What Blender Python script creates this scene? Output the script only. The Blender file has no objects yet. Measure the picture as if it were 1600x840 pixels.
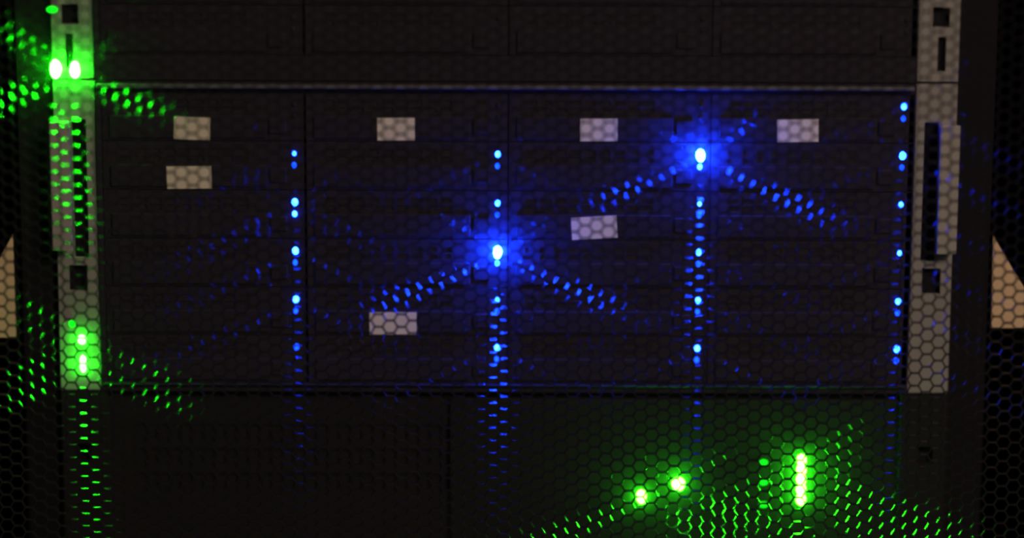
import bpy, bmesh, math, random
import numpy as np
from mathutils import Vector, Matrix

random.seed(7)
C = bpy.context.scene
COL = C.collection
MM = 0.001
Z0 = 1.20                       # height of the middle of the picture above the floor (m)

# ------------------------------------------------------------------ camera
FPX = 6500.0                    # focal length in pixels of the 1600 px wide frame
SC = 2.893                      # pixels per mm on the front plane of the server
DIST = FPX / SC * MM            # 2.25 m
PITCH = math.radians(15.8)
ROLL = math.radians(-0.22)
cam_d = bpy.data.cameras.new('camera')
cam = bpy.data.objects.new('camera', cam_d); COL.objects.link(cam)
cam_d.sensor_width = 36.0
cam_d.lens = 36.0 * FPX / 1600.0
cam_d.clip_start = 0.02; cam_d.clip_end = 50
target = Vector((3.9 * MM, 0, Z0))
cam.location = target + DIST * Vector((0, -math.cos(PITCH), math.sin(PITCH)))
cam_q = (target - cam.location).to_track_quat('-Z', 'Y').to_matrix() @ Matrix.Rotation(-ROLL, 3, 'Z')
cam.rotation_euler = cam_q.to_euler()
C.camera = cam
cam_d.dof.use_dof = True
cam_d.dof.focus_distance = DIST - 0.010
cam_d.dof.aperture_fstop = 1.3

# ------------------------------------------------------------------ world, room lamp, exposure
W = bpy.data.worlds.new('room_dark'); C.world = W; W.use_nodes = True
bg = W.node_tree.nodes['Background']
bg.inputs[0].default_value = (0.80, 0.86, 1.0, 1); bg.inputs[1].default_value = 0.010

ld = bpy.data.lights.new('room_lamp', 'AREA'); ld.shape = 'RECTANGLE'; ld.size = 0.8; ld.size_y = 0.8
ld.energy = 54.0; ld.color = (1.0, 0.80, 0.67)
lamp = bpy.data.objects.new('room_lamp', ld); COL.objects.link(lamp)
lamp.location = (1.35, -1.75, Z0 + 1.55)
lamp.rotation_euler = (Vector((0, 0, Z0)) - lamp.location).to_track_quat('-Z', 'Y').to_euler()

C.view_settings.view_transform = 'Standard'; C.view_settings.look = 'None'
C.view_settings.gamma = 1.0; C.view_settings.exposure = 0.0
C.view_settings.use_curve_mapping = False
C.cycles.use_denoising = True
C.cycles.max_bounces = 6
C.cycles.sample_clamp_indirect = 3.0
C.cycles.caustics_reflective = False
C.cycles.caustics_refractive = False
C.cycles.filter_width = 3.2

# ------------------------------------------------------------------ helpers
def P(px, py, y=0.0):
    """picture pixel -> (x, z) in mm on the plane y (mm), z counted from the middle height"""
    d = cam_q @ Vector(((px - 800) / FPX, -(py - 420) / FPX, -1))
    t = (y * MM - cam.location.y) / d.y
    p = cam.location + d * t
    return p.x / MM, (p.z - Z0) / MM

def principled(name, col, rough=0.5, metal=0.0, spec=0.5, bump=0.0, bscale=900.0, vary=0.0, vscale=60.0):
    m = bpy.data.materials.new(name); m.use_nodes = True
    nt = m.node_tree; b = nt.nodes['Principled BSDF']
    b.inputs['Base Color'].default_value = (*col, 1); b.inputs['Roughness'].default_value = rough
    b.inputs['Metallic'].default_value = metal; b.inputs['Specular IOR Level'].default_value = spec
    tc = nt.nodes.new('ShaderNodeTexCoord')
    if vary > 0:
        n = nt.nodes.new('ShaderNodeTexNoise'); n.inputs['Scale'].default_value = vscale; n.inputs['Detail'].default_value = 4
        r = nt.nodes.new('ShaderNodeMapRange'); r.inputs['To Min'].default_value = 1 - vary; r.inputs['To Max'].default_value = 1 + vary
        mx = nt.nodes.new('ShaderNodeVectorMath'); mx.operation = 'SCALE'; mx.inputs[0].default_value = col
        nt.links.new(tc.outputs['Object'], n.inputs['Vector']); nt.links.new(n.outputs['Fac'], r.inputs['Value'])
        nt.links.new(r.outputs['Result'], mx.inputs['Scale']); nt.links.new(mx.outputs[0], b.inputs['Base Color'])
    if bump > 0:
        n2 = nt.nodes.new('ShaderNodeTexNoise'); n2.inputs['Scale'].default_value = bscale
        bp = nt.nodes.new('ShaderNodeBump'); bp.inputs['Strength'].default_value = bump; bp.inputs['Distance'].default_value = 0.0003
        nt.links.new(tc.outputs['Object'], n2.inputs['Vector']); nt.links.new(n2.outputs['Fac'], bp.inputs['Height'])
        nt.links.new(bp.outputs['Normal'], b.inputs['Normal'])
    return m

def emitter(name, col, strength):
    m = bpy.data.materials.new(name); m.use_nodes = True
    nt = m.node_tree; nt.nodes.clear()
    e = nt.nodes.new('ShaderNodeEmission'); o = nt.nodes.new('ShaderNodeOutputMaterial')
    e.inputs[0].default_value = (*col, 1); e.inputs[1].default_value = strength
    nt.links.new(e.outputs[0], o.inputs[0])
    return m

def door_paint():
    """satin black powder coat: almost no diffuse, a clean highlight without long tails"""
    m = bpy.data.materials.new('door_black_paint'); m.use_nodes = True
    nt = m.node_tree; nt.nodes.clear()
    o = nt.nodes.new('ShaderNodeOutputMaterial'); add = nt.nodes.new('ShaderNodeAddShader')
    d = nt.nodes.new('ShaderNodeBsdfDiffuse'); d.inputs['Color'].default_value = (0.006, 0.005, 0.005, 1)
    g = nt.nodes.new('ShaderNodeBsdfGlossy'); g.distribution = 'BECKMANN'
    g.inputs['Color'].default_value = (0.13, 0.13, 0.13, 1); g.inputs['Roughness'].default_value = 0.235
    nt.links.new(d.outputs[0], add.inputs[0]); nt.links.new(g.outputs[0], add.inputs[1]); nt.links.new(add.outputs[0], o.inputs[0])
    return m

BLUE = (0.003, 0.030, 1.0)
BLUE_DEEP = (0.003, 0.04, 1.0)
GREEN = (0.008, 1.0, 0.006)
GREEN_LEAF = (0.022, 1.0, 0.006)
GREEN_DEEP = (0.004, 1.0, 0.01)
M = {
    'door': door_paint(),
    'caddy': principled('caddy_black_plastic', (0.029, 0.0245, 0.030), 0.55, 0, 0.12, 0.3, 1500, 0.2),
    'latch': principled('latch_black_plastic', (0.029, 0.0245, 0.030), 0.5, 0, 0.12, 0.2, 1500),
    'hollow': principled('vent_dark', (0.029, 0.0245, 0.030), 0.7, 0, 0.12),
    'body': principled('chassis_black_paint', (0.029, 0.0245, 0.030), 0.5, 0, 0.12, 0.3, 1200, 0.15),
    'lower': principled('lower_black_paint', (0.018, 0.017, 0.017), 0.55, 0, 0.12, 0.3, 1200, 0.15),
    'trim': principled('trim_grey_metal', (0.10, 0.095, 0.095), 0.5, 0, 0.5, 0.2, 900, 0.25, 40),
    'ear': principled('ear_pale_grey_metal', (0.31, 0.285, 0.25), 0.55, 0, 0.4, 0.3, 800, 0.15, 50),
    'handle': principled('handle_pale_metal', (0.38, 0.34, 0.29), 0.5, 0, 0.4, 0.3, 800, 0.12, 50),
    'rack': principled('rack_black_paint', (0.011, 0.010, 0.011), 0.6, 0, 0.12, 0.3, 700, 0.1),
    'sticker': principled('sticker_paper', (0.82, 0.72, 0.50), 0.75, 0, 0.2, 0.2, 500, 0.1, 90),
    'tan': principled('tan_board', (0.80, 0.55, 0.32), 0.7, 0, 0.2, 0.4, 300, 0.15, 70),
    'floor': principled('floor_vinyl', (0.12, 0.12, 0.12), 0.6, 0, 0.3, 0, 1, 0.2, 8),
    'blue_flare': emitter('blue_led_brightest', BLUE, 1500),
    'blue': emitter('blue_led', BLUE, 150),
    'blue_dim': emitter('blue_led_weak', BLUE_DEEP, 6),
    'green_flare': emitter('green_led_brightest', GREEN, 650),
    'green': emitter('green_led', GREEN, 360),
    'leaf': emitter('green_led_of_the_lower_unit', GREEN_LEAF, 370),
    'green_dim': emitter('green_led_weak', GREEN_DEEP, 2.2),
}

class MB:
    """collects shapes (coordinates in mm) and links them as one mesh object"""
    def __init__(self): self.bm = bmesh.new()
    def box(self, x0, x1, y0, y1, z0, z1, bev=0.0, seg=2):
        r = bmesh.ops.create_cube(self.bm, size=1.0)
        vs = r['verts']
        for v in vs:
            v.co = Vector(((x0 + x1) / 2 + v.co.x * (x1 - x0), (y0 + y1) / 2 + v.co.y * (y1 - y0), (z0 + z1) / 2 + v.co.z * (z1 - z0)))
        if bev > 0:
            es = list({e for v in vs for e in v.link_edges})
            bmesh.ops.bevel(self.bm, geom=es, offset=bev, segments=seg, profile=0.5, affect='EDGES')
        return self
    def plate(self, x0, x1, z0, z1, y0, y1, holes):
        """a sheet with rectangular openings, front at y0"""
        xs = sorted({x0, x1, *[h[0] for h in holes], *[h[1] for h in holes]})
        zs = sorted({z0, z1, *[h[2] for h in holes], *[h[3] for h in holes]})
        nx, nz = len(xs) - 1, len(zs) - 1
        def solid(i, k):
            if i < 0 or k < 0 or i >= nx or k >= nz: return False
            cx, cz = (xs[i] + xs[i+1]) / 2, (zs[k] + zs[k+1]) / 2
            return not any(h[0] < cx < h[1] and h[2] < cz < h[3] for h in holes)
        vv = {}
        def V(i, k, s):
            if (i, k, s) not in vv: vv[i, k, s] = self.bm.verts.new((xs[i], y1 if s else y0, zs[k]))
            return vv[i, k, s]
        f = self.bm.faces.new
        for i in range(nx):
            for k in range(nz):
                if not solid(i, k): continue
                f((V(i,k,0), V(i+1,k,0), V(i+1,k+1,0), V(i,k+1,0)))
                f((V(i,k,1), V(i,k+1,1), V(i+1,k+1,1), V(i+1,k,1)))
                if not solid(i-1, k): f((V(i,k,0), V(i,k+1,0), V(i,k+1,1), V(i,k,1)))
                if not solid(i+1, k): f((V(i+1,k,0), V(i+1,k,1), V(i+1,k+1,1), V(i+1,k+1,0)))
                if not solid(i, k-1): f((V(i,k,0), V(i,k,1), V(i+1,k,1), V(i+1,k,0)))
                if not solid(i, k+1): f((V(i,k+1,0), V(i+1,k+1,0), V(i+1,k+1,1), V(i,k+1,1)))
        return self
    def prism(self, pts, y0, y1):
        a = [self.bm.verts.new((x, y0, z)) for x, z in pts]
        b = [self.bm.verts.new((x, y1, z)) for x, z in pts]
        self.bm.faces.new(a); self.bm.faces.new(b[::-1])
        for i in range(len(pts)):
            j = (i + 1) % len(pts)
            self.bm.faces.new((a[j], a[i], b[i], b[j]))
        return self
    def dome(self, x, z, y, rx, rz, h, n=12, rings=3):
        """a rounded lamp lens standing out h towards -y from the plane y"""
        prev = [self.bm.verts.new((x + rx * math.cos(2*math.pi*k/n), y, z + rz * math.sin(2*math.pi*k/n))) for k in range(n)]
        base = prev
        for j in range(1, rings):
            a = (math.pi / 2) * j / rings
            cur = [self.bm.verts.new((x + rx*math.cos(a)*math.cos(2*math.pi*k/n), y - h*math.sin(a), z + rz*math.cos(a)*math.sin(2*math.pi*k/n))) for k in range(n)]
            for k in range(n):
                self.bm.faces.new((prev[k], prev[(k+1) % n], cur[(k+1) % n], cur[k]))
            prev = cur
        top = self.bm.verts.new((x, y - h, z))
        for k in range(n): self.bm.faces.new((prev[k], prev[(k+1) % n], top))
        self.bm.faces.new(base[::-1])
        return self
    def tube(self, path, r, n=10):
        rings = []
        for i, p in enumerate(path):
            p = Vector(p)
            d = (Vector(path[min(i+1, len(path)-1)]) - Vector(path[max(i-1, 0)])).normalized()
            u = d.cross(Vector((1, 0, 0)))
            if u.length < 0.1: u = d.cross(Vector((0, 0, 1)))
            u.normalize(); w = d.cross(u)
            rings.append([self.bm.verts.new(p + r * (math.cos(2*math.pi*k/n) * u + math.sin(2*math.pi*k/n) * w)) for k in range(n)])
        for a, b in zip(rings, rings[1:]):
            for k in range(n): self.bm.faces.new((a[k], a[(k+1) % n], b[(k+1) % n], b[k]))
        self.bm.faces.new(rings[0][::-1]); self.bm.faces.new(rings[-1])
        return self
    def build(self, name, mat, parent=None, smooth=False, at=None):
        """at: world offset (mm) removed from the vertices and given to the object (top-level meshes)"""
        bmesh.ops.recalc_face_normals(self.bm, faces=self.bm.faces[:])
        off = Vector(at) if at is not None else (Vector(parent['o']) if parent is not None and 'o' in parent else Vector((0, 0, 0)))
        for v in self.bm.verts: v.co = (v.co - off) * MM
        me = bpy.data.meshes.new(name); self.bm.to_mesh(me); self.bm.free()
        me.materials.append(M[mat])
        if smooth: me.polygons.foreach_set('use_smooth', [True] * len(me.polygons))
        o = bpy.data.objects.new(name, me); COL.objects.link(o)
        o['o'] = list(off)
        if parent is not None: o.parent = parent
        elif at is not None: o.location = (off.x * MM, off.y * MM, Z0 + off.z * MM)
        return o

def tag(o, label=None, cat=None, group=None, kind=None):
    if label: o['label'] = label
    if cat: o['category'] = cat
    if group: o['group'] = group
    if kind: o['kind'] = kind
    return o

def thing(name, at, label, cat, group=None):
    """an Empty at the base of a thing; its parts are given in mm of the same frame"""
    o = bpy.data.objects.new(name, None); COL.objects.link(o)
    o.location = (at[0] * MM, at[1] * MM, Z0 + at[2] * MM); o['o'] = list(at)
    o.empty_display_size = 0.02
    return tag(o, label, cat, group)

FLOOR = -Z0 / MM                # the floor in mm

# ------------------------------------------------------------------ floor and the cabinet
fl = MB().box(-1500, 1500, -3500, 1500, FLOOR - 20, FLOOR).build('floor', 'floor', None, at=(0, 0, FLOOR))
tag(fl, kind='structure')

rack = thing('rack_cabinet', (0, 0, FLOOR), 'black equipment cabinet closed by a hexagonally perforated metal door', 'rack cabinet')
TOPZ = 800
for s in (-1, 1):
    for (y0, y1) in ((4, 44), (640, 680)):
        x0, x1 = sorted((s * 224.5, s * 262))
        MB().box(x0, x1, y0, y1, FLOOR + 60, TOPZ - 30, 1.0, 1).build('post', 'rack', rack)
    x0, x1 = sorted((s * 361, s * 365))
    MB().box(x0, x1, -34, 900, FLOOR + 40, TOPZ, 1.0, 1).build('side_panel', 'rack', rack)
MB().box(-361, 361, 896, 900, FLOOR + 40, TOPZ).build('rear_panel', 'rack', rack)
MB().box(-365, 365, -34, 900, TOPZ, TOPZ + 4).build('top_panel', 'rack', rack)
MB().box(-365, 365, -34, 900, FLOOR, FLOOR + 60, 2, 1).build('base', 'rack', rack)

# the door: a sheet of flat-topped hexagonal holes in staggered columns, edges rolled over
DY = -50.0                      # middle of the sheet (mm, in front of the server)
CX, CZ = 6.06, 7.0             # column spacing and hole pitch (mm)
HALF_WEB, TH, RR = 0.46, 1.5, 2.2
PHX, PHZ = 0.0, 0.0             # phase of the pattern
nx, z_lo, z_hi = 56, -200, 262
def hex_corners(d):
    h = CZ / 2 - d
    ln = math.hypot(CX, CZ / 2); ux, uz = CX / ln, (CZ / 2) / ln
    g = ln / 2 - d
    xt = (g - uz * h) / ux; xr = g / ux
    return [(xr, 0), (xt, h), (-xt, h), (-xr, 0), (-xt, -h), (xt, -h)]
# section of the web: flat front | punched lip turning in to the wall | flat back (sharp edges between)
LIP = math.radians(21); dl = RR * (1 - math.cos(LIP))
lip = [(HALF_WEB - RR * (1 - math.cos(a)), -TH/2 + RR * (math.sin(LIP) - math.sin(a))) for a in [LIP * k / 5 for k in range(5, -1, -1)]]
runs = [[(0.0, -TH/2), (HALF_WEB - dl, -TH/2)], lip + [(HALF_WEB, TH/2)], [(HALF_WEB, TH/2), (0.0, TH/2)]]
prof = [p for r in runs for p in r]
gaps = {len(runs[0]) - 1, len(runs[0]) + len(runs[1]) - 1}
NP = len(prof)
unit_v, unit_f = [], []
rings = [hex_corners(d) for d, _ in prof]
for k in range(6):
    b = len(unit_v)
    for j in range(NP):
        for e in (k, (k + 1) % 6):
            unit_v.append((rings[j][e][0], prof[j][1], rings[j][e][1]))
    for j in range(NP - 1):
        if j in gaps: continue
        unit_f.append((b + 2*j, b + 2*j + 2, b + 2*j + 3, b + 2*j + 1))
unit_v = np.array(unit_v); unit_f = np.array(unit_f)
cells = []
for i in range(-nx, nx + 1):
    zz = z_lo + (CZ / 2 if i % 2 else 0)
    while zz < z_hi:
        cells.append((i * CX + PHX, DY, zz + PHZ)); zz += CZ
cells = np.array(cells)
V = (cells[:, None, :] + unit_v[None]).reshape(-1, 3)
F = (np.arange(len(cells))[:, None, None] * len(unit_v) + unit_f[None]).reshape(-1, 4)
V = (V - np.array((0, 0, FLOOR))) * MM
me = bpy.data.meshes.new('perforated_sheet')
me.vertices.add(len(V)); me.vertices.foreach_set('co', V.ravel().astype(np.float32))
me.loops.add(F.size); me.loops.foreach_set('vertex_index', F.ravel().astype(np.int32))
me.polygons.add(len(F)); me.polygons.foreach_set('loop_start', np.arange(0, F.size, 4, dtype=np.int32))
me.polygons.foreach_set('use_smooth', np.ones(len(F), dtype=bool))
me.update(calc_edges=True); me.validate()
me.materials.append(M['door'])
ex = nx * CX + CX * 0.3
dr = MB().plate(-365, 365, FLOOR + 40, TOPZ, DY - 4, DY + 14, [(-ex, ex, z_lo, z_hi)]).build('door', 'door', rack)
tag(dr, 'black metal door full of small hexagonal holes, glinting green and blue')
sheet = bpy.data.objects.new('perforated_sheet', me); COL.objects.link(sheet); sheet.parent = dr

# ------------------------------------------------------------------ drive caddies
PX_LED = (-113.0, -3.9, 104.6, 213.0)          # x of the lights of the four columns (mm)
Z_LED = [90.9 - 27.06 * k for k in range(6)]
CW0, CW1 = -102.6, 5.2                         # caddy from the light to the left / right
CH0, CH1 = -19.9, 6.6
def make_caddy(at, label, group, lit, weak, sticker, cr=None):
    x, z = at
    t = thing('drive_caddy', (x, 0, z + CH0), label, 'drive caddy', group)
    xa, xb, za, zb = x + CW0, x + CW1, z + CH0, z + CH1
    # face: a frame with a slotted grille, sunk behind its rim
    m = MB()
    holes = []
    n = 9
    for k in range(n):
        h0 = xa + 9 + k * 7.8
        for (u, w) in ((za + 15.4, za + 18.3), (za + 19.4, za + 22.3)):
            holes.append((h0, h0 + 6.2, u, w))
    m.plate(xa, xb, za, zb, 0, 0.6, holes)
    m.build('face', 'caddy', t)
    MB().box(xa + 1, xb - 1, 0.6, 11, za + 1, zb - 1).build('vent_backing', 'hollow', t)
    # lever across the lower half with its hinge and release button
    lv = MB().box(xa + 4, xb - 20, -1.0, 0, za + 1.4, za + 13.6, 0.45, 2)
    lv.build('latch_lever', 'latch', t)
    MB().box(xb - 18.5, xb - 9.5, -1.0, 0, za + 4, za + 12, 0.45, 2).build('release_button', 'latch', t)
    if sticker:
        w = sticker / 2
        sx = x - 54.5 - (2 if sticker > 21 else 0)
        zc, hh, ta = z - 13.2, 6.2, math.radians(TILT.get(cr, 0.4))
        s_ = MB().prism([(sx + u * math.cos(ta) - v * math.sin(ta), zc + u * math.sin(ta) + v * math.cos(ta))
                         for u, v in ((-w, -hh), (w, -hh), (w, hh), (-w, hh))], -1.2, -1.0)
        tag(s_.build('paper_sticker', 'sticker', t), 'small pale blank paper sticker')
    if lit:
        big = lit == 'blue_flare'
        rx, rz, h = (2.3, 3.2, 9.0) if big else (1.4, 1.8, 0.6)
        f = SIZE.get(cr, 1.0)
        tag(MB().dome(x, z, 0, rx * f, rz * f, h).build('indicator_light', lit, t, True), 'lit blue light')
    else:
        MB().dome(x, z, 0, 1.4, 1.6, 0.8).build('indicator_light', 'latch', t, True)
    if weak:
        tag(MB().dome(x - 0.2, z - 6.5, 0, 1.3, 1.7, 1.2).build('indicator_light', weak, t, True), 'weaker blue light')
    else:
        MB().dome(x - 0.2, z - 6.5, 0, 1.2, 1.5, 0.6).build('indicator_light', 'latch', t, True)
    return t

ROWW = ('top', 'second', 'third', 'fourth', 'fifth', 'bottom')
COLW = ('leftmost', 'second', 'third', 'rightmost')
LIT = {  # (column, row): (main light, weaker light)
    (0,1): ('blue','blue_dim'), (0,2): ('blue','blue'), (0,3): ('blue','blue_dim'), (0,4): ('blue','blue_dim'), (0,5): ('blue_dim',None),
    (1,1): ('blue','blue_dim'), (1,2): ('blue','blue_dim'), (1,3): ('blue_flare','blue'), (1,4): ('blue','blue_dim'), (1,5): ('blue','blue_dim'),
    (2,1): ('blue_flare','blue'), (2,2): ('blue','blue_dim'), (2,3): ('blue','blue_dim'), (2,4): ('blue','blue_dim'), (2,5): ('blue','blue_dim'),
    (3,0): ('blue','blue_dim'), (3,1): ('blue','blue_dim'), (3,2): ('blue',None), (3,3): ('blue',None), (3,4): ('blue','blue_dim'), (3,5): ('blue','blue_dim'),
}
TILT = {(2,2): 3.5, (0,1): 0.8, (0,0): -2.0, (3,0): 1.2}
SIZE = {(1,4): 0.7, (2,2): 0.75, (0,1): 0.75, (3,3): 0.8, (3,2): 0.85, (0,2): 1.2, (0,3): 1.2, (0,4): 1.15, (3,1): 1.25}
STK = {(0,0): 19.4, (1,0): 20, (2,0): 20, (3,0): 22, (0,1): 24, (2,2): 24.5, (1,4): 25.5}
for c in range(4):
    for r in range(6):
        lit, weak = LIT.get((c, r), (None, None))
        how = 'unlit' if not lit else {'blue_flare': 'its blue light flaring widest', 'blue': 'blue light on', 'blue_dim': 'faint blue light'}[lit]
        lab = f"black drive caddy, {COLW[c]} column, {ROWW[r]} row, {how}" + (', pale sticker' if (c, r) in STK else '')
        make_caddy((PX_LED[c], Z_LED[r]), lab, 'drive caddies of the server with blue lights', lit, weak, STK.get((c, r)), (c, r))

# ------------------------------------------------------------------ the server that holds them
def chassis(t, zb, zt, za, zc, mat):
    """front frame from zb to zt around the caddies between za and zc, and the case behind"""
    MB().plate(-219, 219, zb, zt, -1, 11.5, [(-216.2, 218.6, za, zc)]).build('front_frame', mat, t)
    MB().box(-218, 218, 11.5, 640, zb + 0.5, zt - 0.5).build('case', mat, t)

srv = thing('storage_server', (0, 0, -69.4), 'black rack server holding four columns of caddies with blue lights', 'server')
Zt, Zb = 103.5, -69.4
chassis(srv, Zb, Zt, Z_LED[5] + CH0 - 0.4, Z_LED[0] + CH1 + 0.4, 'body')
MB().box(-218, 218, -4.5, -1, 100.4, 102.4, 0.5, 2).build('top_trim', 'trim', srv)
MB().box(-218, 218, -3, -1, -65.6, -64.6, 0.3, 1).build('bottom_trim', 'body', srv)

def ear(t, s, zb, zt, holes, mat='ear'):
    """the mounting flange on side s, openings in mm measured from the chassis side outwards"""
    a, b = sorted((s * 219.5, s * 241.3))
    hs = []
    for (u0, u1, z0, z1) in holes:
        h0, h1 = sorted((s * (219.5 + u0), s * (219.5 + u1))); hs.append((h0, h1, z0, z1))
    o = MB().plate(a, b, zb, zt, 0.0, 3.0, hs).build('mounting_ear', mat, t)
    p0, p1 = sorted((s * 216, s * 219.5))
    MB().box(p0, p1, 0, 640, zb + 2, zt - 2).build('side_rail', 'body', o)
    return o

HOLES = [(6, 16, -13.4, 1.2), (4.8, 12.5, 5.2, 82.3)]
for s in (1, -1):
    e = ear(srv, s, -69.0, 103.1, HOLES)
    xa, xb = (P(1467, 290, -9)[0], P(1498, 290, -9)[0]) if s > 0 else (P(79, 290, -9)[0], P(111, 290, -9)[0])
    # pull handle: flat grip standing off the flange on two feet
    h = MB().box(xa, xb, -8, -6.6, 11.3, 82.3, 0.5, 2)
    h.box(xa + 1, xb - 1, -7, 0, 11.5, 14.5, 0.6, 1).box(xa + 1, xb - 1, -7, 0, 78.6, 81.6, 0.6, 1)
    h.build('pull_handle', 'handle', e)
    if s < 0:
        x, z = P(128, 530); tag(MB().dome(x, z, 0, 2.4, 2.6, 2.0).build('indicator_light', 'green', e, True), 'bright green light')
        x, z = P(130, 568); tag(MB().dome(x, z, 0, 1.7, 5.0, 2.0).build('indicator_light', 'green', e, True), 'bright tall green light')
        x, z = P(113, 505); tag(MB().dome(x, z, 0, 2.0, 2.2, 1).build('indicator_light', 'green_dim', e, True), 'weak green light')

# ------------------------------------------------------------------ the dark unit above
up = thing('drive_enclosure', (0, 0, 104.3), 'unlit black drive enclosure mounted above the server with blue lights', 'drive enclosure')
UB, UT = 104.3, 284.0
ZU = [138.2 + 27.06, 138.2]
zlo = ZU[1] + CH0 - 0.4
chassis(up, UB, UT, zlo, ZU[0] + CH1 + 0.4, 'body')
for c in range(4):
    for r in range(2):
        lab = (f"unlit black caddy of the dark enclosure, {COLW[c]} column, " + ('cut by the top picture edge', 'row just above grey trim line')[r])
        make_caddy((PX_LED[c], ZU[r]), lab, 'unlit caddies of the upper enclosure', None, None, None)
for s in (1, -1):
    e = ear(up, s, UB + 0.4, UT, [(7.5, 16.5, 134, 145), (10.5, 15, 110, 129)])
    if s < 0:
        x, z = P(87, 108); tag(MB().dome(x, z, 0, 3.0, 5.2, 2.6).build('indicator_light', 'green_flare', e, True), 'brightest green light')
        x, z = P(117, 109); tag(MB().dome(x, z, 0, 2.7, 4.6, 2.6).build('indicator_light', 'green_flare', e, True), 'bright green light')
        x, z = P(82, 15); tag(MB().dome(x, z, 0, 3.2, 1.8, 1).build('indicator_light', 'green_dim', e, True), 'weak green light')

# ------------------------------------------------------------------ the unit below with green lights
LB, LT = -215.0, -70.2
low = thing('network_server', (0, 0, LB), 'black rack unit at the bottom with bright green lights on its right half', 'server')
holes = []
for k in range(40):
    for j in range(3):
        x0 = -200 + k * 6.2
        if -200 <= x0 < 40: holes.append((x0, x0 + 4.4, -100 - j * 14, -90 - j * 14))
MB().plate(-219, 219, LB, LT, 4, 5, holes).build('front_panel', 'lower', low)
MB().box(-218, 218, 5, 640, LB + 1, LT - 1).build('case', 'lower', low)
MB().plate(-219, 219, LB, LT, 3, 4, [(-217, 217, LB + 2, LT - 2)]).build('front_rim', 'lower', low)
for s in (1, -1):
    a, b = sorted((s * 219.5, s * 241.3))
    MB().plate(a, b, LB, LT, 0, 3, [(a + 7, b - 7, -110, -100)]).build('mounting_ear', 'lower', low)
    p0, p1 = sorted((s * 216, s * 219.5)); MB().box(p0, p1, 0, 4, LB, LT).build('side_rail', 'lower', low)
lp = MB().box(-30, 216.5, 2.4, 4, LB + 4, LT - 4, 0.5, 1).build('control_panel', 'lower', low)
def lamp_on(px, py, rx, rz, h, mat, label):
    x, z = P(px, py, 2.4)
    tag(MB().dome(x, z, 2.4, rx, rz, h).build('indicator_light', mat, lp, True), label)
lamp_on(1002, 775, 2.2, 3.4, 5.5, 'leaf', 'green light, lower one of the pair')
lamp_on(1060, 755, 3.1, 3.2, 6, 'leaf', 'bright round green light')
for k in range(5): lamp_on(1252.5 - 0.3 * k, 718 + 15.2 * k, 2.2, 2.9, 5, 'leaf', 'bright green light, one of five stacked in a bar')
for py in (722, 753, 788): lamp_on(1193, py, 2.2, 1.5, 1.2, 'green_dim', 'weak green light')

# ------------------------------------------------------------------ tan wedge plates beside the server
for s, lab in ((1, "tan wedge-shaped plate at the photo's right edge, beside the pale ear"), (-1, "tan wedge-shaped plate at the photo's left edge, beside the green-lit ear")):
    Y = 2.6
    if s > 0: pts = [P(1549, 512, Y), P(1552, 368, Y), P(1585, 425, Y)]
    else: pts = [P(25, 527, Y), P(20, 366, Y), P(-12, 425, Y)]
    xo = pts[2][0] + s * (pts[2][1] - pts[0][1]) / 1.7          # the slope runs down to the bottom edge
    pts += [(xo, pts[0][1] + 3), (xo, pts[0][1])]
    at = (pts[0][0], Y, pts[0][1])
    o = MB().prism(pts, Y, Y + 1.3).build('wedge_plate', 'tan', None, at=at)
    tag(o, lab, 'plate', 'tan wedge plates inside the cabinet sides')
